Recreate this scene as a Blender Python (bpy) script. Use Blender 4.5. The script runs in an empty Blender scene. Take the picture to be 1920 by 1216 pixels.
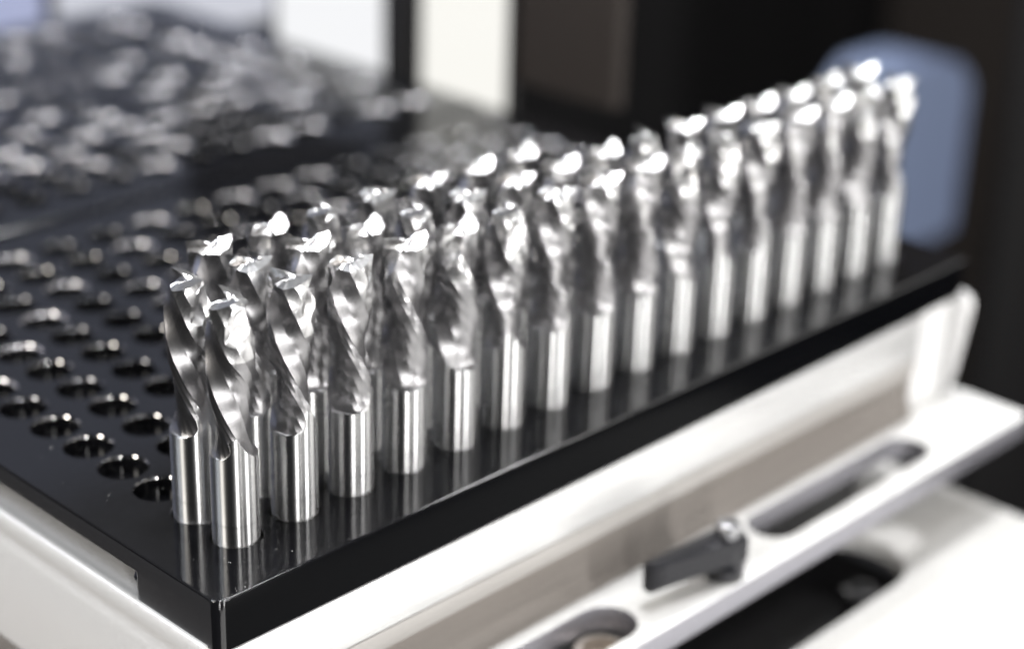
import bpy, bmesh, math, random
import numpy as np
from mathutils import Vector, Matrix

S = 0.012                      # shank diameter of the bits, in metres: the unit of every number below
PL, PD = 1.5824, 1.3470        # hole pitch along and across the rack
R_ = math.radians
rnd = random.Random(7)
scene = bpy.context.scene
COL = scene.collection

# ------------------------------------------------------------------ camera
cam_d = bpy.data.cameras.new('camera')
cam = bpy.data.objects.new('camera', cam_d)
COL.objects.link(cam)
cam.location = (-20.4312 * S, -27.0456 * S, 19.6345 * S)
cam.rotation_euler = (1.1574, -0.0292, -0.8003)
cam_d.sensor_width = 36.0
cam_d.lens = 3460.4 / 1920 * 36
cam_d.clip_start = 0.02
cam_d.clip_end = 50
cam_d.dof.use_dof = True
cam_d.dof.focus_distance = 37.45 * S
cam_d.dof.aperture_fstop = (cam_d.lens * 0.001) / (1.12 * S)
scene.camera = cam

# ------------------------------------------------------------------ world, lamps, exposure
scene.view_settings.view_transform = 'Standard'
scene.view_settings.look = 'None'
scene.view_settings.exposure = 0.38
scene.view_settings.gamma = 1.0
scene.cycles.use_denoising = True
scene.cycles.denoising_input_passes = 'RGB'
scene.cycles.use_adaptive_sampling = False
scene.cycles.max_bounces = 10
scene.cycles.glossy_bounces = 7
scene.cycles.sample_clamp_indirect = 8
scene.cycles.sample_clamp_direct = 30
scene.cycles.caustics_reflective = False
scene.cycles.caustics_refractive = False
w = bpy.data.worlds.new('World'); scene.world = w; w.use_nodes = True
w.node_tree.nodes['Background'].inputs[0].default_value = (0.85, 0.9, 1.0, 1)
w.node_tree.nodes['Background'].inputs[1].default_value = 0.016

CAM_AZ = math.atan2(-27.05, -20.43)          # from the near bit towards the camera
def lamp(name, az_right, elev, dist, sx, sy, radiance, col, target=(4, 2, 2)):
    """area lamp seen from the bits at az_right degrees to the right of the camera, elev degrees up"""
    a = CAM_AZ + R_(az_right)
    t = Vector(target) * S
    p = t + Vector((math.cos(a) * math.cos(R_(elev)), math.sin(a) * math.cos(R_(elev)), math.sin(R_(elev)))) * dist * S
    d = bpy.data.lights.new(name, 'AREA')
    d.shape = 'RECTANGLE'; d.size = sx * S; d.size_y = sy * S
    d.energy = radiance * math.pi * d.size * d.size_y
    d.color = col
    o = bpy.data.objects.new(name, d); COL.objects.link(o)
    o.location = p
    o.rotation_euler = (t - p).to_track_quat('-Z', 'Y').to_euler()
    return o
lamp('tube_lamp', 10, 4, 95, 3.2, 96, 58, (1, 0.99, 0.975), (2, 0, 3))
lamp('tube_lamp', 57, 4, 95, 3.2, 96, 58, (1, 0.99, 0.975), (2, 0, 3))
lamp('thin_tube_lamp', 30, 14, 95, 2, 60, 22, (1, 0.985, 0.96), (2, 0, 3))
lamp('thin_tube_lamp', 82, 14, 95, 2, 60, 22, (1, 0.985, 0.96), (2, 0, 3))
lamp('front_fill', 92, 6, 110, 40, 60, 3, (1, 0.985, 0.96), (10, -2, -2))  # added fill that brightens the pale front strip
lamp('warm_panel_lamp', -60, 27, 110, 24, 50, 15, (1, 0.95, 0.88), (2, 0, 3))
lamp('cool_panel_lamp', -102, 42, 110, 26, 60, 26, (0.88, 0.93, 1), (2, 4, 0))
for lat_, fwd_, rad_ in ((-52, 62, 28), (6, 62, 180), (54, 62, 75), (-46, 8, 22), (10, 8, 130), (58, 8, 55)):      # ceiling downlights
    v_ = Vector((0.717 * fwd_ + 0.697 * lat_, 0.697 * fwd_ - 0.717 * lat_, 105))
    h_ = math.hypot(v_.x, v_.y)
    lamp('ceiling_downlight', math.degrees(math.atan2(v_.y, v_.x) - CAM_AZ), math.degrees(math.atan2(v_.z, h_)), v_.length, 12, 12, rad_, (0.985, 0.99, 1.0), (8, 2, 0))

# ------------------------------------------------------------------ materials
def mat(name, base, rough=0.5, metal=0.0, ior=1.5, spec=0.5, emit=None, es=0.0):
    m = bpy.data.materials.new(name); m.use_nodes = True
    b = m.node_tree.nodes['Principled BSDF']
    b.inputs['Base Color'].default_value = (*base, 1)
    b.inputs['Roughness'].default_value = rough
    b.inputs['Metallic'].default_value = metal
    b.inputs['IOR'].default_value = ior
    b.inputs['Specular IOR Level'].default_value = spec
    if emit:
        b.inputs['Emission Color'].default_value = (*emit, 1)
        b.inputs['Emission Strength'].default_value = es
    return m, m.node_tree.nodes, m.node_tree.links, b

def noise_chain(nodes, links, coord, scale_vec, nscale, detail=3, rough=0.6):
    tc = nodes.new('ShaderNodeTexCoord'); mp = nodes.new('ShaderNodeMapping'); nt = nodes.new('ShaderNodeTexNoise')
    mp.inputs['Scale'].default_value = scale_vec
    nt.inputs['Scale'].default_value = nscale; nt.inputs['Detail'].default_value = detail; nt.inputs['Roughness'].default_value = rough
    links.new(tc.outputs[coord], mp.inputs['Vector']); links.new(mp.outputs['Vector'], nt.inputs['Vector'])
    return nt

def add_bump(nodes, links, bsdf, nt, strength, dist, prev=None):
    bp = nodes.new('ShaderNodeBump'); bp.inputs['Strength'].default_value = strength; bp.inputs['Distance'].default_value = dist
    links.new(nt.outputs[0], bp.inputs['Height'])
    if prev: links.new(prev.outputs[0], bp.inputs['Normal'])
    links.new(bp.outputs[0], bsdf.inputs['Normal'])
    return bp

def ramp_to(nodes, links, nt, sock, lo, hi, a=0.3, b=0.7):
    mr = nodes.new('ShaderNodeMapRange')
    mr.inputs['From Min'].default_value = a; mr.inputs['From Max'].default_value = b
    mr.inputs['To Min'].default_value = lo; mr.inputs['To Max'].default_value = hi
    links.new(nt.outputs[0], mr.inputs['Value']); links.new(mr.outputs[0], sock)

# round-ground shank: fine rings round the axis smear every highlight up and down
M_shank, n, l, b = mat('ground_carbide_shank', (0.52, 0.505, 0.505), 0.30, 1.0)
b.inputs['Anisotropic'].default_value = 1.0
b.inputs['Anisotropic Rotation'].default_value = 0.25
tg = n.new('ShaderNodeTangent'); tg.direction_type = 'RADIAL'; tg.axis = 'Z'
l.new(tg.outputs[0], b.inputs['Tangent'])
b.inputs['Roughness'].default_value = 0.39
nt = noise_chain(n, l, 'UV', (0.3, 26, 1), 2.0, 4, 0.7)
tc2 = n.new('ShaderNodeTexCoord'); sp = n.new('ShaderNodeSeparateXYZ'); l.new(tc2.outputs['Object'], sp.inputs[0])
mz = n.new('ShaderNodeMapRange'); mz.inputs['From Max'].default_value = 1.0 * S; l.new(sp.outputs[2], mz.inputs['Value'])
cr = n.new('ShaderNodeValToRGB'); cr.color_ramp.interpolation = 'LINEAR'
for p_, v_ in ((0.40, 0.93), (0.44, 0.90), (0.455, 0.66), (0.475, 0.70), (0.50, 1.0)):
    e_ = cr.color_ramp.elements.new(p_); e_.color = (v_, v_, v_, 1)
cr.color_ramp.elements[0].color = (0.93, 0.93, 0.93, 1); cr.color_ramp.elements[-1].color = (1, 1, 1, 1)
l.new(mz.outputs[0], cr.inputs[0])
mr_ = n.new('ShaderNodeMapRange'); mr_.inputs['From Min'].default_value = 0.3; mr_.inputs['From Max'].default_value = 0.7
mr_.inputs['To Min'].default_value = 0.46; mr_.inputs['To Max'].default_value = 0.60; l.new(nt.outputs[0], mr_.inputs['Value'])
mu = n.new('ShaderNodeMix'); mu.data_type = 'RGBA'; mu.blend_type = 'MULTIPLY'; mu.inputs['Factor'].default_value = 1.0
l.new(mr_.outputs[0], mu.inputs['A']); l.new(cr.outputs[0], mu.inputs['B']); l.new(mu.outputs['Result'], b.inputs['Base Color'])

# flutes: wheel marks along the helix, dark reflections put into the base colour
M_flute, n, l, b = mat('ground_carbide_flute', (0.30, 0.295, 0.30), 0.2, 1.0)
nt = noise_chain(n, l, 'UV', (80, 0.35, 1), 3.0, 4, 0.65)
add_bump(n, l, b, nt, 0.06, 0.0005)
nt2 = noise_chain(n, l, 'UV', (26, 0.25, 1), 3.0, 3)
ramp_to(n, l, nt2, b.inputs['Roughness'], 0.28, 0.37)

# end facets and tip faces, base colour lightened to carry their bright reflections
M_tip, n, l, b = mat('ground_carbide_tip', (0.62, 0.615, 0.615), 0.2, 1.0)
nt = noise_chain(n, l, 'UV', (40, 0.8, 1), 3.0, 4, 0.6)
add_bump(n, l, b, nt, 0.015, 0.0004)
ramp_to(n, l, nt, b.inputs['Roughness'], 0.24, 0.36)

# black rack plastic
M_black, n, l, b = mat('polished_black_acetal', (0.005, 0.005, 0.006), 0.10, 0.0, 1.62)
nt = noise_chain(n, l, 'Object', (1, 1, 1), 420, 4, 0.7)
bp = add_bump(n, l, b, nt, 0.018, 0.0006)
nt3 = noise_chain(n, l, 'Object', (1, 1, 1), 1900, 2, 0.6)
add_bump(n, l, b, nt3, 0.03, 0.0003, bp)
nt2 = noise_chain(n, l, 'Object', (1, 1, 1), 130, 5, 0.75)
ramp_to(n, l, nt2, b.inputs['Roughness'], 0.05, 0.13)

M_side, *_ = mat('dull_black_edge', (0.0012, 0.0013, 0.0018), 0.25, 0.0, 1.5, 0.03)  # front faces: deeper black with almost no specular
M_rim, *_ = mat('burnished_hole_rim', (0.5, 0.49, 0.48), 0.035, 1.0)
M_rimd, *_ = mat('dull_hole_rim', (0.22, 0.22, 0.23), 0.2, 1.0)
M_rimb, *_ = mat('bright_hole_rim', (0.88, 0.87, 0.90), 0.26, 1.0)  # metal brightened to strengthen the out-of-focus rim glints
M_scuff, n, l, b = mat('scuffed_black_side', (0.016, 0.016, 0.018), 0.42, 0.0, 1.6, 0.6)
nt = noise_chain(n, l, 'Object', (1, 1, 6), 300, 4, 0.7)
add_bump(n, l, b, nt, 0.12, 0.0004)
# satin aluminium of tray and bracket
def satin(name, base, rough, metal, vec, bump=0.12, lo=0.86):
    m, n, l, b = mat(name, base, rough, metal)
    nt = noise_chain(n, l, 'Object', vec, 40, 5, 0.7)
    add_bump(n, l, b, nt, bump, 0.0005)
    mx = n.new('ShaderNodeMix'); mx.data_type = 'RGBA'
    mx.inputs['A'].default_value = (*[c * lo for c in base], 1); mx.inputs['B'].default_value = (*[min(1, c * 1.06) for c in base], 1)
    l.new(nt.outputs[0], mx.inputs['Factor']); l.new(mx.outputs['Result'], b.inputs['Base Color'])
    ramp_to(n, l, nt, b.inputs['Roughness'], rough * 0.8, rough * 1.2)
    return m
M_tray = satin('satin_tray_metal', (0.84, 0.835, 0.83), 0.38, 0.3, (18, 18, 18))
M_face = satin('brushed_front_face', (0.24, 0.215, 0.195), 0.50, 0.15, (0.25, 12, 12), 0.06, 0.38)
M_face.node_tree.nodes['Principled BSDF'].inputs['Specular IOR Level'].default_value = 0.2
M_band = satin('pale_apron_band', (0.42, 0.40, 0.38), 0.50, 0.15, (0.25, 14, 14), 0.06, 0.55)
M_strip = satin('satin_front_strip', (0.76, 0.755, 0.75), 0.36, 0.5, (1.0, 30, 30), 0.14, 0.62)
M_shelf = satin('satin_bracket_metal', (0.86, 0.855, 0.84), 0.40, 0.3, (0.8, 22, 22), 0.14, 0.80)
M_lower = satin('cream_cast_body', (0.71, 0.70, 0.68), 0.5, 0.0, (10, 10, 10))
M_lever, *_ = mat('black_lever_plastic', (0.008, 0.008, 0.011), 0.24, 0.0, 1.45, 0.4)
M_hub, *_ = mat('glossy_black_hub', (0.008, 0.008, 0.011), 0.12)
M_screw, *_ = mat('blued_screw_steel', (0.30, 0.30, 0.31), 0.22, 1.0)
M_brass, *_ = mat('brass_bushing', (0.62, 0.56, 0.50), 0.4, 0.6)
M_dark, *_ = mat('dark_enclosure_paint', (0.006, 0.0055, 0.006), 0.6)
M_brown, *_ = mat('dark_brown_paint', (0.028, 0.021, 0.017), 0.65)
M_cab, *_ = mat('blue_grey_cabinet_paint', (0.14, 0.175, 0.27), 0.5)
M_floor, *_ = mat('dark_floor', (0.02, 0.02, 0.022), 0.7)
M_win, *_ = mat('white_daylit_glass', (0.06, 0.06, 0.065), 0.3, emit=(0.67, 0.675, 0.685), es=1.0)
M_winw, *_ = mat('warm_daylit_glass', (0.06, 0.06, 0.065), 0.3, emit=(0.70, 0.69, 0.648), es=1.0)
M_glowg, *_ = mat('grey_wall_glow', (0.06, 0.06, 0.065), 0.3, emit=(0.42, 0.43, 0.48), es=1.0)  # emission stands for the lit far wall
M_glowb, *_ = mat('blue_wall_glow', (0.06, 0.06, 0.065), 0.3, emit=(0.20, 0.22, 0.33), es=1.35)
M_glowt, *_ = mat('dim_upper_glow', (0.1, 0.1, 0.12), 0.3, emit=(0.045, 0.058, 0.085), es=1.0)  # added glow for the reflections in the rack plates
M_glowm, *_ = mat('blue_grey_glow', (0.1, 0.1, 0.12), 0.3, emit=(0.15, 0.175, 0.26), es=1.0)
M_edge = satin('shaded_bracket_metal', (0.30, 0.295, 0.325), 0.4, 0.7, (2, 20, 60))  # darker copy of the bracket metal, shade put into its colour
M_chip, *_ = mat('bright_metal_dust', (0.8, 0.78, 0.75), 0.3, 0.9)

# ------------------------------------------------------------------ helpers
def tag(o, label=None, cat=None, group=None, kind=None):
    if label: o['label'] = label
    if cat: o['category'] = cat
    if group: o['group'] = group
    if kind: o['kind'] = kind
    return o

def empty(name, loc, label, cat, group=None):
    o = bpy.data.objects.new(name, None); COL.objects.link(o)
    o.location = Vector(loc) * S; o.empty_display_size = 0.01
    return tag(o, label, cat, group)

def link(name, me, m, parent=None, loc=None):
    o = bpy.data.objects.new(name, me); COL.objects.link(o)
    if m: me.materials.append(m)
    if parent: o.parent = parent
    if loc is not None: o.location = Vector(loc) * S
    return o

def finish(bm, name, m, parent=None, loc=None, smooth=None):
    bmesh.ops.recalc_face_normals(bm, faces=bm.faces)
    bmesh.ops.scale(bm, vec=(S, S, S), verts=bm.verts)
    me = bpy.data.meshes.new(name); bm.to_mesh(me); bm.free()
    if smooth is not None:
        me.shade_smooth(); me.set_sharp_from_angle(angle=R_(smooth))
    return link(name, me, m, parent, loc)

def box_bm(bm, lo, hi):
    x0, y0, z0 = lo; x1, y1, z1 = hi
    v = [bm.verts.new(p) for p in ((x0,y0,z0),(x1,y0,z0),(x1,y1,z0),(x0,y1,z0),(x0,y0,z1),(x1,y0,z1),(x1,y1,z1),(x0,y1,z1))]
    for f in ((3,2,1,0),(4,5,6,7),(0,1,5,4),(1,2,6,5),(2,3,7,6),(3,0,4,7)):
        bm.faces.new([v[i] for i in f])

def box(name, lo, hi, m, parent=None, bevel=0.0, loc=None, seg=2):
    bm = bmesh.new(); box_bm(bm, lo, hi)
    if bevel: bmesh.ops.bevel(bm, geom=list(bm.edges), offset=bevel, segments=seg, affect='EDGES', profile=0.6)
    return finish(bm, name, m, parent, loc, 40 if bevel else None)

def prism(name, pts, z0, z1, m, parent=None, bevel=0.0, loc=None, holes=()):
    """outline (with holes) in plan, extruded from z0 to z1; every top edge gets a small chamfer"""
    bm = bmesh.new(); loops = []
    for P in [pts, *holes]:
        vs = [bm.verts.new((x, y, z1)) for x, y in P]
        loops.append([bm.edges.new((vs[i], vs[(i + 1) % len(vs)])) for i in range(len(vs))])
    bmesh.ops.triangle_fill(bm, edges=[e for L in loops for e in L], use_beauty=True)
    r = bmesh.ops.extrude_face_region(bm, geom=list(bm.faces))
    bmesh.ops.translate(bm, verts=[g for g in r['geom'] if isinstance(g, bmesh.types.BMVert)], vec=(0, 0, z0 - z1))
    bmesh.ops.recalc_face_normals(bm, faces=bm.faces)
    if bevel:
        es = [e for e in bm.edges if len(e.link_faces) == 2 and abs(e.verts[0].co.z - e.verts[1].co.z) < 1e-6
              and e.calc_face_angle(0) > 1.2]
        bmesh.ops.bevel(bm, geom=es, offset=bevel, segments=3, affect='EDGES', profile=0.5)
    return finish(bm, name, m, parent, loc, 35)

def rrect(x0, y0, x1, y1, r, seg=6):
    P = []
    for cx, cy, a0 in ((x1-r, y1-r, 0), (x0+r, y1-r, 90), (x0+r, y0+r, 180), (x1-r, y0+r, 270)):
        for i in range(seg + 1):
            a = R_(a0 + 90 * i / seg); P.append((cx + r*math.cos(a), cy + r*math.sin(a)))
    return P

def lathe(name, prof, m, parent=None, loc=None, seg=32, axis='Z', smooth=35):
    bm = bmesh.new(); rings = []
    for r, z in prof:
        rings.append([bm.verts.new((r*math.cos(2*math.pi*i/seg), r*math.sin(2*math.pi*i/seg), z)) for i in range(seg)])
    for a, b_ in zip(rings, rings[1:]):
        for i in range(seg): bm.faces.new((a[i], a[(i+1) % seg], b_[(i+1) % seg], b_[i]))
    bm.faces.new(rings[0][::-1]); bm.faces.new(rings[-1])
    return finish(bm, name, m, parent, loc, smooth)

# ------------------------------------------------------------------ the perforated rack plates
def edge_materials(me, back=False):
    me.materials.append(M_side); me.materials.append(M_scuff); me.materials.append(M_rim); me.materials.append(M_rimb); me.materials.append(M_rimd)
    for p in me.polygons:
        if p.normal.y < -0.93 and p.area > 2 * S * S: p.material_index = 1
        elif p.normal.x < -0.93 and p.area > 0.8 * S * S: p.material_index = 2

def rack_plate(name, label, y0row):
    y0 = y0row * PD
    root = empty(name, (0, y0, 0), label, 'rack plate', 'perforated black rack plates')
    NX, NY, K = 16, 13, 32
    RH, DEP = 0.545, 0.42
    bm = bmesh.new(); cache = {}
    def gv(x, y, z=0.0):
        k = (round(x * 1e5), round(y * 1e5), round(z * 1e5))
        if k not in cache: cache[k] = bm.verts.new((x, y, z))
        return cache[k]
    smooth_faces = []; rim_faces = []
    sq = []
    per = K // 4
    for s in range(4):
        for i in range(per):
            t = i / per
            sq.append([(0.5, -0.5 + t), (0.5 - t, 0.5), (-0.5, 0.5 - t), (-0.5 + t, -0.5)][s])
    for ix in range(NX):
        for iy in range(NY):
            cx, cy = ix * PL, iy * PD
            # rim metal varied per hole so the blurred glints differ in brightness
            glint_mat = rnd.choice((3, 3, 3, 4)) if y0row == 0 and iy < 6 else rnd.choice((4, 4, 3, 5, 5)) if y0row == 0 else rnd.choice((4, 4, 4, 5, 5, 0, 0))
            CH = rnd.uniform(0.07, 0.11) * (1.0 if y0row == 0 and iy < 5 else 1.5 if y0row == 0 else 2.4)  # wider chamfers farther back boost the blurred glints
            outer = [gv(cx + u * PL, cy + v * PD) for u, v in sq]
            prev = outer
            H_ = CH * math.sin(R_(46))
            segs = [(RH + CH * (1 - math.cos(a)), CH * math.sin(a) - H_) for a in (R_(46), R_(30), R_(15), 0.0)] + [(RH, -DEP)]
            for si, (r, z) in enumerate(segs):
                ring = [bm.verts.new((cx + r * math.cos(2*math.pi*(i - per/2) / K), cy + r * math.sin(2*math.pi*(i - per/2) / K), z)) for i in range(K)]
                for i in range(K):
                    f = bm.faces.new((prev[i], prev[(i+1) % K], ring[(i+1) % K], ring[i]))
                    if si > 0: smooth_faces.append(f)
                    if 0 < si < 4: rim_faces.append((f, glint_mat))
                prev = ring
            bm.faces.new(prev)
    # margin round the hole field, out to the rounded outline
    X0, X1, Y0, Y1 = -1.94, 25.67, -1.85, (NY - 1) * PD + 1.85
    step = 0.98 if y0row == 0 else -5
    ln = [(x, y) for x, y in rrect(X0, Y0, X1, Y1, 0.20, 8)]
    def off(P, d):
        Q = []
        for x, y in P:
            nx = min(max(x, X0 + 0.20), X1 - 0.20); ny = min(max(y, Y0 + 0.20), Y1 - 0.20)
            dx, dy = x - nx, y - ny; L = math.hypot(dx, dy)
            Q.append((x - dx / L * d, y - dy / L * d))
        return Q
    C2 = 0.045
    o0 = [bm.verts.new((x, y, 0)) for x, y in off(ln, C2)]
    bnd = [e for e in bm.edges if len(e.link_faces) == 1 and abs(e.verts[0].co.z) < 1e-6 and abs(e.verts[1].co.z) < 1e-6]
    oe = [bm.edges.new((o0[i], o0[(i+1) % len(o0)])) for i in range(len(o0))]
    bmesh.ops.triangle_fill(bm, edges=bnd + oe, use_beauty=True)
    prev = o0
    for a in (30, 60, 90):
        d = C2 * (1 - math.sin(R_(a))); z = -C2 * (1 - math.cos(R_(a)))
        ring = [bm.verts.new((x, y, z)) for x, y in off(ln, d)]
        for i in range(len(ring)):
            smooth_faces.append(bm.faces.new((prev[i], prev[(i+1) % len(ring)], ring[(i+1) % len(ring)], ring[i])))
        prev = ring
    low = [bm.verts.new((v.co.x, v.co.y, -0.45)) for v in prev]
    for i in range(len(low)):
        smooth_faces.append(bm.faces.new((prev[i], prev[(i+1) % len(low)], low[(i+1) % len(low)], low[i])))
    bm.faces.new(low[::-1])
    bmesh.ops.recalc_face_normals(bm, faces=bm.faces)
    for f in smooth_faces: f.smooth = True
    for e in bm.edges:
        if len(e.link_faces) == 2 and e.calc_face_angle(0) > R_(50): e.smooth = False
    for f, mi in rim_faces: f.material_index = mi
    bmesh.ops.scale(bm, vec=(S, S, S), verts=bm.verts)
    me = bpy.data.meshes.new('perforated_top'); bm.to_mesh(me); bm.free()
    link('perforated_top', me, M_black, root)
    edge_materials(me, y0row > 0)
    # solid rails under the long sides (flush with the plate, butted against its underside)
    for ry0, ry1 in ((Y0, 0.98), (Y1 - 2.83, Y1)):
        edge_materials(prism('rail', rrect(X0, ry0, X1, ry1, 0.198, 8), -1.18, -0.4502, M_black, root).data)
    return root
front_rack = rack_plate('rack_plate', 'glossy black perforated rack plate holding the standing router bits', 0)
back_rack = rack_plate('rack_plate', 'empty black perforated rack plate behind the loaded one', 15)

# ------------------------------------------------------------------ the router bits
RAD = 0.5
Z_SPLIT, Z_TOP, Z_BOT = 4.12, 5.46, 1.98
LH, RHX = 55.0, 70.0
def lead_l(z): return 34.0 + LH * (4.75 - z)
def lead_r(z): return -8.0 - RHX * (Z_TOP - z)
def sstep(a, b_, x):
    t = np.clip((x - a) / (b_ - a), 0, 1); return t * t * (3 - 2 * t)
# cross-sections as corners (degrees behind the cutting edge, radius), joined by straight facets
PT = [(0, .5), (12, .4998), (24, .496), (62, .476), (100, .434), (113, .375), (150, .345), (180, .5)]      # near the tip
PB = [(0, .5), (12, .4998), (24, .496), (46, .425), (66, .380), (84, .346), (130, .330), (180, .5)]       # lower down
PR = [(0, .5), (14, .497), (55, .482), (98, .452), (108, .365), (148, .305), (180, .5)]
def section(q, P, P2=None, m=0.0):
    r = np.full(q.shape, 0.5)
    P2 = P2 or P
    C = [(a0 + (b0 - a0) * m + 0 * q, a1 + (b1 - a1) * m + 0 * q) for (a0, a1), (b0, b1) in zip(P, P2)]
    for (q1, r1), (q2, r2) in zip(C, C[1:]):
        a = np.radians(np.clip(q - q1, 0, q2 - q1)); b = np.radians(q2 - q1) - a
        c = r1 * r2 * np.sin(np.radians(q2 - q1)) / (r1 * np.sin(a) + r2 * np.sin(b))
        r = np.where((q >= q1) & (q <= q2), c, r)
    return 0.5 - r
def field(th, z):
    # downcut flutes: narrow margin, flat ground relief, then the deep groove
    q = np.mod(lead_l(z) - th, 180.0)
    dep = section(q, PT, PB, sstep(4.35, 3.3, z))
    L = 0.55
    x = np.clip((Z_BOT + L - z) / L, 0, 1)
    lift = 0.18 * (1 - np.sqrt(np.maximum(0, 1 - x * x)))
    dl = np.maximum(0, dep - lift)
    land = (q < 24) & (z < 4.6) & (z > Z_BOT + 0.55)
    rip = np.where(land, 0.0006 * (1 + np.cos(2 * np.pi * z / 0.15)) * sstep(0, 3, q) * sstep(24, 20, q), 0)
    r1 = RAD - dl - rip
    # short upcut flutes at the tip
    q2 = np.mod(lead_r(z) - th, 180.0)
    d2 = section(q2, PR)
    L2, ZR = 1.30, 4.14
    x2 = np.clip((ZR + L2 - z) / L2, 0, 1)
    lift2 = 0.215 * x2 ** 1.6
    d2 = np.where(z < ZR, 0, np.maximum(0, d2 - lift2))
    field.long = (r1 < RAD - d2) & (q > 98)
    return np.minimum(r1, RAD - d2), q, q2
def z_cap(rho, th, q2):
    d = math.tan(R_(31)) * rho * np.sin(np.radians(np.clip(q2, 0, 90))) 
    void = q2 > 112
    g = 0.08 * sstep(0.20, 0.08, rho)
    z = Z_TOP - 0.05 + 0.07 * rho / RAD - d - g
    return np.where(void, Z_TOP - 0.17 - 0.25 * rho, z)

def grid_mesh(name, V, uv, m, m2=None, sel=None):
    nz, nt_, _ = V.shape
    verts = V.reshape(-1, 3) * S
    i, j = np.meshgrid(np.arange(nz - 1), np.arange(nt_), indexing='ij')
    j2 = (j + 1) % nt_
    faces = np.stack([i * nt_ + j, i * nt_ + j2, (i + 1) * nt_ + j2, (i + 1) * nt_ + j], -1).reshape(-1, 4)
    me = bpy.data.meshes.new(name)
    nf = len(faces)
    me.vertices.add(len(verts)); me.vertices.foreach_set('co', verts.astype(np.float32).ravel())
    me.loops.add(nf * 4); me.loops.foreach_set('vertex_index', faces.astype(np.int32).ravel())
    me.polygons.add(nf); me.polygons.foreach_set('loop_start', np.arange(0, nf * 4, 4, dtype=np.int32))
    ul = me.uv_layers.new(name='UVMap')
    UV = uv.reshape(-1, 2)[faces.ravel()].copy()
    # keep the seam quad from wrapping its u
    U = UV[:, 0].reshape(-1, 4); wrap = (U.max(1) - U.min(1)) > 1.0
    U[wrap] = np.where(U[wrap] < U[wrap].max(1, keepdims=True) - 1.0, U[wrap] + 2.0, U[wrap])
    UV[:, 0] = U.ravel()
    ul.data.foreach_set('uv', UV.astype(np.float32).ravel())
    me.update(); me.validate()
    me.shade_smooth(); me.set_sharp_from_angle(angle=R_(24))
    me.materials.append(m)
    if m2 is not None:
        me.materials.append(m2)
        me.polygons.foreach_set('material_index', sel[:-1].ravel().astype(np.int32))
    return me

def bit_meshes():
    NT = 288
    # shank
    zz = np.array([-0.40, -0.395] + list(np.linspace(-0.36, 1.97, 12)))
    th = np.linspace(0, 2 * np.pi, 96, endpoint=False)
    rr = np.full(len(zz), RAD); rr[0] = RAD - 0.05
    V = np.stack([np.outer(rr, np.cos(th)), np.outer(rr, np.sin(th)), np.repeat(zz[:, None], 96, 1)], -1)
    uv = np.stack([np.repeat((th / np.pi)[None], len(zz), 0), np.repeat(zz[:, None], 96, 1)], -1)
    shank = grid_mesh('shank', V, uv, M_shank)
    # fluted body, grid columns follow the downcut helix
    k = np.linspace(0, 360, NT, endpoint=False)
    zz = np.concatenate([np.linspace(1.97, 2.6, 110), np.linspace(2.6, Z_SPLIT, 140)[1:]])
    Z = np.repeat(zz[:, None], NT, 1); TH = lead_l(Z) - k[None]
    r, q, q2 = field(TH, Z)
    V = np.stack([r * np.cos(np.radians(TH)), r * np.sin(np.radians(TH)), Z], -1)
    uv = np.stack([np.repeat((k / 180)[None], len(zz), 0), Z], -1)
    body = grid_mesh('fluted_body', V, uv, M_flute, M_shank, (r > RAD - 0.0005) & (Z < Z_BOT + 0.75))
    # tip, columns follow the upcut helix
    nv = 130
    thT = lead_r(Z_TOP) - k
    rT, _, q2T = field(thT, np.full(NT, Z_TOP))
    Ht = z_cap(rT, thT, q2T)
    v = np.linspace(0, 1, nv)
    Z = Z_SPLIT + v[:, None] * (Ht[None] - Z_SPLIT)
    TH = lead_r(Z) - k[None]
    # the top ring must keep its own outline
    r, q, q2 = field(TH, Z); lng = field.long.copy()
    V = np.stack([r * np.cos(np.radians(TH)), r * np.sin(np.radians(TH)), Z], -1)
    uv = np.stack([np.repeat((k / 180)[None], nv, 0), Z], -1)
    top = V[-1]; rt = np.hypot(top[:, 0], top[:, 1]); tht = TH[-1]
    rng = np.random.default_rng(3)
    rings = [V]; uvs = [uv]
    for f in (0.985, 0.9, 0.78, 0.66, 0.54, 0.42, 0.30, 0.2, 0.1, 0.02):
        rho = rt * f
        zc = z_cap(rho, tht, q2[-1])
        e = z_cap(rt, tht, q2[-1]); zc = zc + (top[:, 2] - e) * f
        if f < 0.45: zc = zc + np.repeat(rng.normal(0, 0.006, NT // 8), 8)
        rings.append(np.stack([rho * np.cos(np.radians(tht)), rho * np.sin(np.radians(tht)), zc], -1)[None])
        uvs.append(np.stack([k / 180, Z_TOP + (1 - f) * np.ones(NT)], -1)[None])
    sel = np.concatenate([lng, np.zeros((len(rings) - 1, NT), bool)])
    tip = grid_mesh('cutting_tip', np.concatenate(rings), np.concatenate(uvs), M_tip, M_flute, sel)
    return shank, body, tip
shank_me, body_me, tip_me = bit_meshes()

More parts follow.
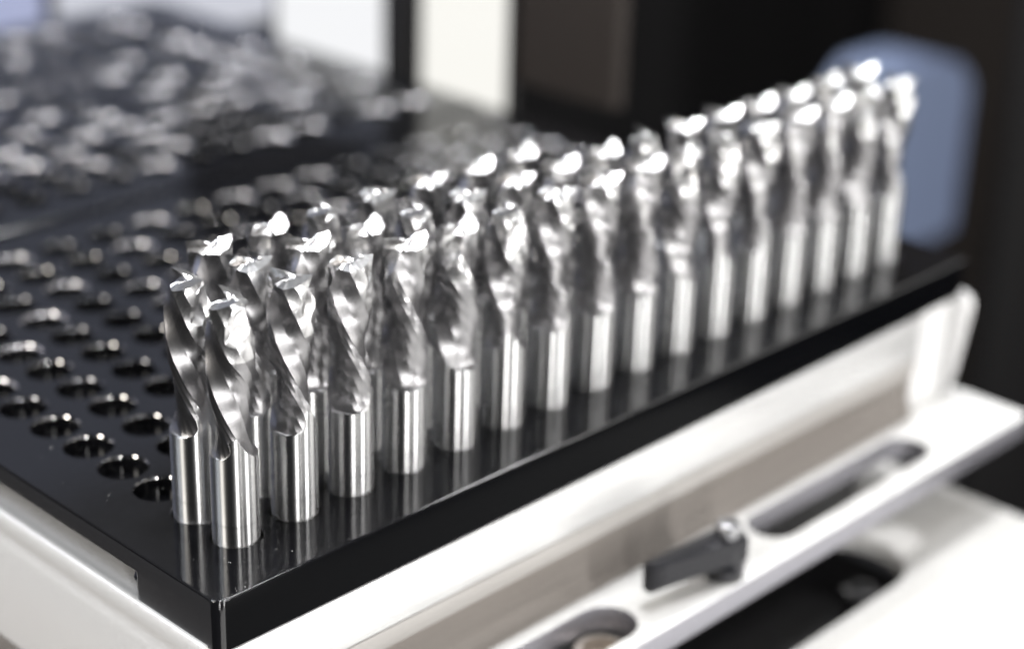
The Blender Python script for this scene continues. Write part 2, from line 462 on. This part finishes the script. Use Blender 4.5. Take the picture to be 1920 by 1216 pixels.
ORD = ['at the near corner,', 'second', 'third', 'fourth', 'fifth', 'sixth', 'seventh', 'eighth', 'ninth', 'tenth',
       'eleventh', 'twelfth', 'thirteenth', 'fourteenth', 'fifteenth', 'last']
ROW = ['front row by the edge', 'middle row', 'short third row behind']
TURN = {(0,0):-52,(1,0):-14,(2,0):8,(3,0):38,(4,0):72,(5,0):-50,(6,0):-3,(7,0):12,(8,0):30,(9,0):85,(10,0):-60,(11,0):-20,(12,0):20,(13,0):40,(14,0):66,(15,0):-30,
        (0,1):-33,(1,1):5,(2,1):36,(3,1):70,(4,1):-46,(5,1):-5,(6,1):12,(7,1):40,(8,1):64,(9,1):-52,(10,1):2,(11,1):15,(12,1):45,(13,1):30,(14,1):60,(15,1):10,
        (1,2):36,(2,2):70,(3,2):-55,(4,2):-5,(5,2):15,(6,2):40,(7,2):70}
IMG_RIGHT = -45.85
first = None
for (ix, iy), turn in TURN.items():
    if ix == 0:
        lab = 'spiral router bit %s first in the %s' % (ORD[0], ROW[iy])
    elif iy == 2:
        lab = 'spiral router bit, %s from the near end of the %s' % (['first', 'second', 'third', 'fourth', 'fifth', 'sixth', 'seventh and last'][ix - 1], ROW[2])
    else:
        lab = 'spiral router bit, %s from the near corner in the %s' % (ORD[ix], ROW[iy])
    t = empty('router_bit', (ix * PL, iy * PD, 0), lab, 'router bit', 'steel router bits standing in the rack')
    t.rotation_euler = (0, 0, R_(IMG_RIGHT + turn))
    t.location.z += rnd.uniform(-0.03, 0.03) * S
    if first is None:
        first = [link('shank', shank_me, None, t), link('fluted_body', body_me, None, t), link('cutting_tip', tip_me, None, t)]
    else:
        for p in first:
            c = p.copy(); COL.objects.link(c); c.parent = t

# ------------------------------------------------------------------ tray under the racks
tray = empty('rack_tray', (0, 0, 0), 'satin silver metal tray under the black rack plates with a rounded left rim', 'tray')
bm = bmesh.new(); YS = (-1.50, 40.0)
prof = [(25.6, -1.185), (-1.5, -1.185), (-1.70, -1.18), (-1.80, -1.165), (-1.88, -1.14), (-1.95, -1.125), (-2.01, -1.14), (-2.06, -1.20), (-2.085, -1.30), (-2.09, -1.42),
        (-2.07, -1.56), (-2.01, -1.68), (-2.01, -1.78), (-2.06, -1.90), (-2.10, -2.05), (-2.10, -3.2), (-2.10, -4.6)]
rows = [[bm.verts.new((x, y, z)) for x, z in prof] for y in YS]
for i in range(len(prof) - 1): bm.faces.new((rows[0][i], rows[0][i+1], rows[1][i+1], rows[1][i]))
base = [bm.verts.new((25.6, y, -4.6)) for y in YS]
bm.faces.new(rows[0] + [base[0]]); bm.faces.new(rows[1][::-1] + [base[1]])
bm.faces.new((rows[0][0], rows[1][0], base[1], base[0]))
finish(bm, 'tray_pan', M_tray, tray, None, 40)
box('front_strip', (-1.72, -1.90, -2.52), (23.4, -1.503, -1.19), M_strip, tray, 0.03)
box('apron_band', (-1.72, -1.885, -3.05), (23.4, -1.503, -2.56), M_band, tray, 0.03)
bm = bmesh.new(); pr = [(-1.503, -3.07), (-1.84, -3.07), (-1.80, -3.3), (-1.775, -3.6), (-1.79, -3.95), (-1.86, -4.12), (-1.93, -4.2), (-1.94, -4.498), (-1.503, -4.498)]
e0 = [bm.verts.new((-1.72, y, z)) for y, z in pr]; e1 = [bm.verts.new((23.4, y, z)) for y, z in pr]
for i in range(len(pr)): bm.faces.new((e0[i], e0[(i+1) % len(pr)], e1[(i+1) % len(pr)], e1[i]))
bm.faces.new(e0[::-1]); bm.faces.new(e1)
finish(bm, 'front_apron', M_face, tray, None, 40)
box('left_ledge', (-4.2, -1.78, -4.9), (-2.103, 40, -4.5), M_face, tray, 0.04)
pin = lathe('screw_head', [(0.15, -0.05), (0.15, 0.06), (0.11, 0.13), (0.03, 0.15)], M_lever, front_rack, (-1.72, 0.985, -0.74), 20)
pin.rotation_euler = (-math.pi / 2, 0, 0)

# upright cheek at the far end
bm = bmesh.new()
P = [(-0.4, -4.49), (-1.62, -4.49), (-1.78, -3.9), (-2.05, -1.9), (-2.06, -1.5), (-1.95, -1.30), (-1.75, -1.21), (-0.4, -1.20)]
a = [bm.verts.new((25.72, y, z)) for y, z in P]; bm.faces.new(a)
r = bmesh.ops.extrude_face_region(bm, geom=list(bm.faces)); bmesh.ops.translate(bm, verts=[g for g in r['geom'] if isinstance(g, bmesh.types.BMVert)], vec=(0.35, 0, 0))
bmesh.ops.bevel(bm, geom=list(bm.edges), offset=0.06, segments=2, affect='EDGES')
tag(finish(bm, 'end_cheek', M_tray, None, (0, 0, 0), 40), 'pale rounded upright cheek at the far end of the tray', 'cheek plate')

# ------------------------------------------------------------------ slotted clamp bracket, lever
def slot(x0, x1, yc, r, seg=10):
    P = []
    for i in range(seg + 1):
        a = R_(-90 + 180 * i / seg); P.append((x1 - r + r*math.cos(a), yc + r*math.sin(a)))
    for i in range(seg + 1):
        a = R_(90 + 180 * i / seg); P.append((x0 + r + r*math.cos(a), yc + r*math.sin(a)))
    return P
br = empty('clamp_bracket', (12, -3, -4.5), 'white metal bracket shelf with two long slots along the tray front', 'bracket')
o = prism('bracket_shelf', rrect(-3, -4.20, 26.3, -1.25, 0.12, 4), -5.2, -4.502, M_shelf, None, 0.035,
          holes=[slot(14.6, 22.3, -2.92, 0.68), slot(-1.0, 9.3, -3.05, 0.74)])
o.data.materials.append(M_edge)
for p in o.data.polygons:
    if abs(p.normal.z) < 0.5: p.material_index = 1  # upright faces take the shaded copy
box('back_plate', (-10, 1.4, -1.1), (14, 1.7, -0.72), M_edge, br)
box('shade_sheet', (-10, 1.45, -2.6), (9.5, 1.75, -1.11), M_dark, br)  # added dark sheet standing for the shade under the shelf
o.parent = br; o.location = Vector((-12, 3, 4.5)) * S
lev = empty('clamping_lever', (12.35, -3.62, -4.502), 'black ribbed clamping lever on the white bracket between its slots', 'lever')
lathe('hub', [(0.46, 0.0), (0.50, 0.05), (0.50, 0.34), (0.40, 0.46), (0.40, 0.9)], M_hub, lev, None, 32)
lathe('screw', [(0.30, 0.9), (0.33, 0.93), (0.33, 1.42), (0.27, 1.50), (0.16, 1.53)], M_screw, lev, None, 24)
bm = bmesh.new(); box_bm(bm, (-2.7, -0.2, 0.40), (0.44, 0.2, 1.24))
bmesh.ops.bevel(bm, geom=list(bm.edges), offset=0.10, segments=3, affect='EDGES')
for v in bm.verts:
    if v.co.x > 0: v.co.y *= 2.1
    else:
        k_ = min(1, -v.co.x / 2.8); v.co.y *= 1 - 0.10 * k_; v.co.z = 0.83 + (v.co.z - 0.83) * (1 - 0.02 * k_)
hd = finish(bm, 'handle', M_lever, lev, (0, 0, 0), 40); hd.rotation_euler = (0, 0, R_(-8))
for kx in range(13):
    box('rib', (-2.66 + kx * 0.13, -0.225, 0.52), (-2.60 + kx * 0.13, -0.196, 1.12), M_lever, hd, 0.008, None, 1)
tag(lathe('bushing', [(0.70, 0), (0.70, 0.5), (0.58, 0.56), (0.50, 0.56), (0.45, 0.2)], M_brass, None, (8.45, -3.05, -5.75), 32), 'dull metal bushing seen inside the near bracket slot', 'bushing')

# ------------------------------------------------------------------ cast body below, with its dark slot and bolts
body = empty('machine_body', (10, -7, -7.4), 'cream painted machine body below the bracket with a long dark opening', 'machine')
o = prism('body_top', [(-6, -18), (25.5, -18), (25.5, 3.0), (-6, 3.0)], -8.0, -7.4, M_lower, None, 0.05, holes=[slot(6.0, 21.1, -2.7, 1.72)])
o.parent = body; o.location = Vector((-10, 7, 7.4)) * S
o = box('slot_well', (4.6, -5.6, -10.0), (22.9, 0.2, -9.5), M_dark, None); o.parent = body; o.location = Vector((-10, 7, 7.4)) * S
for bx, by, bz in ((19.4, -3.4, -9.5), (12.0, -3.9, -9.5)):
    tag(lathe('hex_bolt', [(0.55, 0), (0.55, 1.4), (0.46, 1.5), (0.3, 1.52), (0.3, 1.3)], M_screw, None, (bx, by, bz), 6, smooth=20),
        'dark steel bolt head at the %s end of the dark opening' % ('far' if bx > 12 else 'near'), 'bolt')

# ------------------------------------------------------------------ things behind, far out of focus
bm = bmesh.new()
a = [bm.verts.new((x, 26.0, z)) for x, z in ((44, -19.5), (74.6, -19.5), (74.6, -10.2), (73.4, -8.8), (70, -7.8), (66, -7.8), (63.5, -10.0), (58, -14.0), (44, -15.0))]; bm.faces.new(a)
r = bmesh.ops.extrude_face_region(bm, geom=list(bm.faces)); bmesh.ops.translate(bm, verts=[g for g in r['geom'] if isinstance(g, bmesh.types.BMVert)], vec=(0, 4, 0))
bmesh.ops.bevel(bm, geom=list(bm.edges), offset=0.3, segments=2, affect='EDGES')
tag(finish(bm, 'cabinet', M_cab, None, None, 40), 'blue grey painted cabinet behind the far end of the rack', 'cabinet')
tag(box('dark_column', (78.5, 25.0, -60), (120, 26.0, 40), M_dark, None, 0.2), 'added black column darkening the right edge beside the blue cabinet', 'column')  # put in to blacken the background at the right
def window(y0, y1, z0, z1, m, label):
    t = empty('window', (28, (y0 + y1) / 2, z0), label, 'window')
    cy = (y0 + y1) / 2
    box('pane', (0.0, y0 - cy, 0), (0.2, y1 - cy, z1 - z0), m, t)
    for a, b_ in ((y0 - 0.25, y0 - 0.002), (y1 + 0.002, y1 + 0.25)):
        box('frame', (-0.05, a - cy, 0), (0.3, b_ - cy, z1 - z0), M_dark, t)
    return t
window(26.2, 33.0, -1.6, 2.7, M_win, 'bright white window left of the dark post')
window(19.45, 24.1, -1.1, 4.2, M_winw, 'warm white window right of the dark post')
tag(box('post', (27.6, 24.36, -9), (28.6, 25.94, 20), M_dark, None, 0.1), 'dark upright post between the two bright windows', 'post')
def far_glow_panel(x0, x1, z0, z1, m, label):  # glowing panels in place of a lit far wall
    t = empty('window', ((x0 + x1) / 2, 45, z0), label, 'window'); cx = (x0 + x1) / 2
    box('pane', (x0 - cx, 0, 0), (x1 - cx, 0.2, z1 - z0), m, t)
    box('frame', (x0 - cx, -0.1, -0.4), (x1 - cx, 0.3, -0.003), M_dark, t)
far_glow_panel(25.0, 60, -4, 0.4, M_glowg, 'wide grey glowing wall panel beyond the far corner of the empty rack')
far_glow_panel(-30, 24.2, -4, 0.4, M_glowb, 'wide dim blue glowing wall panel beyond the empty rack')
far_glow_panel(-30, 60, 0.9, 9.0, M_glowm, 'added blue grey glow band beyond the empty rack')  # added above the view, feeds the reflections in the racks
far_glow_panel(-30, 60, 9.6, 26, M_glowt, 'added dim glow band above the blue and grey panels')  # unseen, added for a fainter reflection on the near plate
tag(box('back_wall', (122, -60, -60), (123, 130, 90), M_brown), kind='structure')
tag(box('side_wall', (-80, 62, -60), (121.9, 63, 90), M_dark), kind='structure')
tag(box('floor', (-80, -80, -61.2), (124, 64, -60.05), M_floor), kind='structure')
tag(box('upper_panel', (28.05, 19.2, 4.6), (28.6, 40, 26), M_dark, None, 0.1), 'black enclosure panel above the two bright windows', 'panel')
tag(box('wall_panel', (28.1, 14.2, 0.2), (28.7, 19.1, 24), M_brown, None, 0.1), 'dark brown enclosure panel right of the warm window', 'panel')

# ------------------------------------------------------------------ loose dust on the plate near the front edge
bm = bmesh.new()
for i in range(90):
    x = -1.7 + abs(rnd.gauss(0, 1)) * 3.2; y = rnd.choice([rnd.uniform(-1.8, -0.6), -1.80 + abs(rnd.gauss(0, 0.12)), rnd.uniform(-1.7, 6)])
    if any(math.hypot(x - i_ * PL, y - j_ * PD) < 0.6 for i_ in range(0, 10) for j_ in range(0, 6)): continue
    s = rnd.uniform(0.003, 0.008)
    m4 = Matrix.Translation((x, y, s * 0.6)) @ Matrix.Rotation(rnd.uniform(0, 6), 4, 'Z') @ Matrix.Diagonal((s * rnd.uniform(1, 2.4), s, s * 0.7, 1))
    bmesh.ops.create_icosphere(bm, subdivisions=1, radius=1, matrix=m4)
tag(finish(bm, 'metal_dust', M_chip, None), kind='stuff')
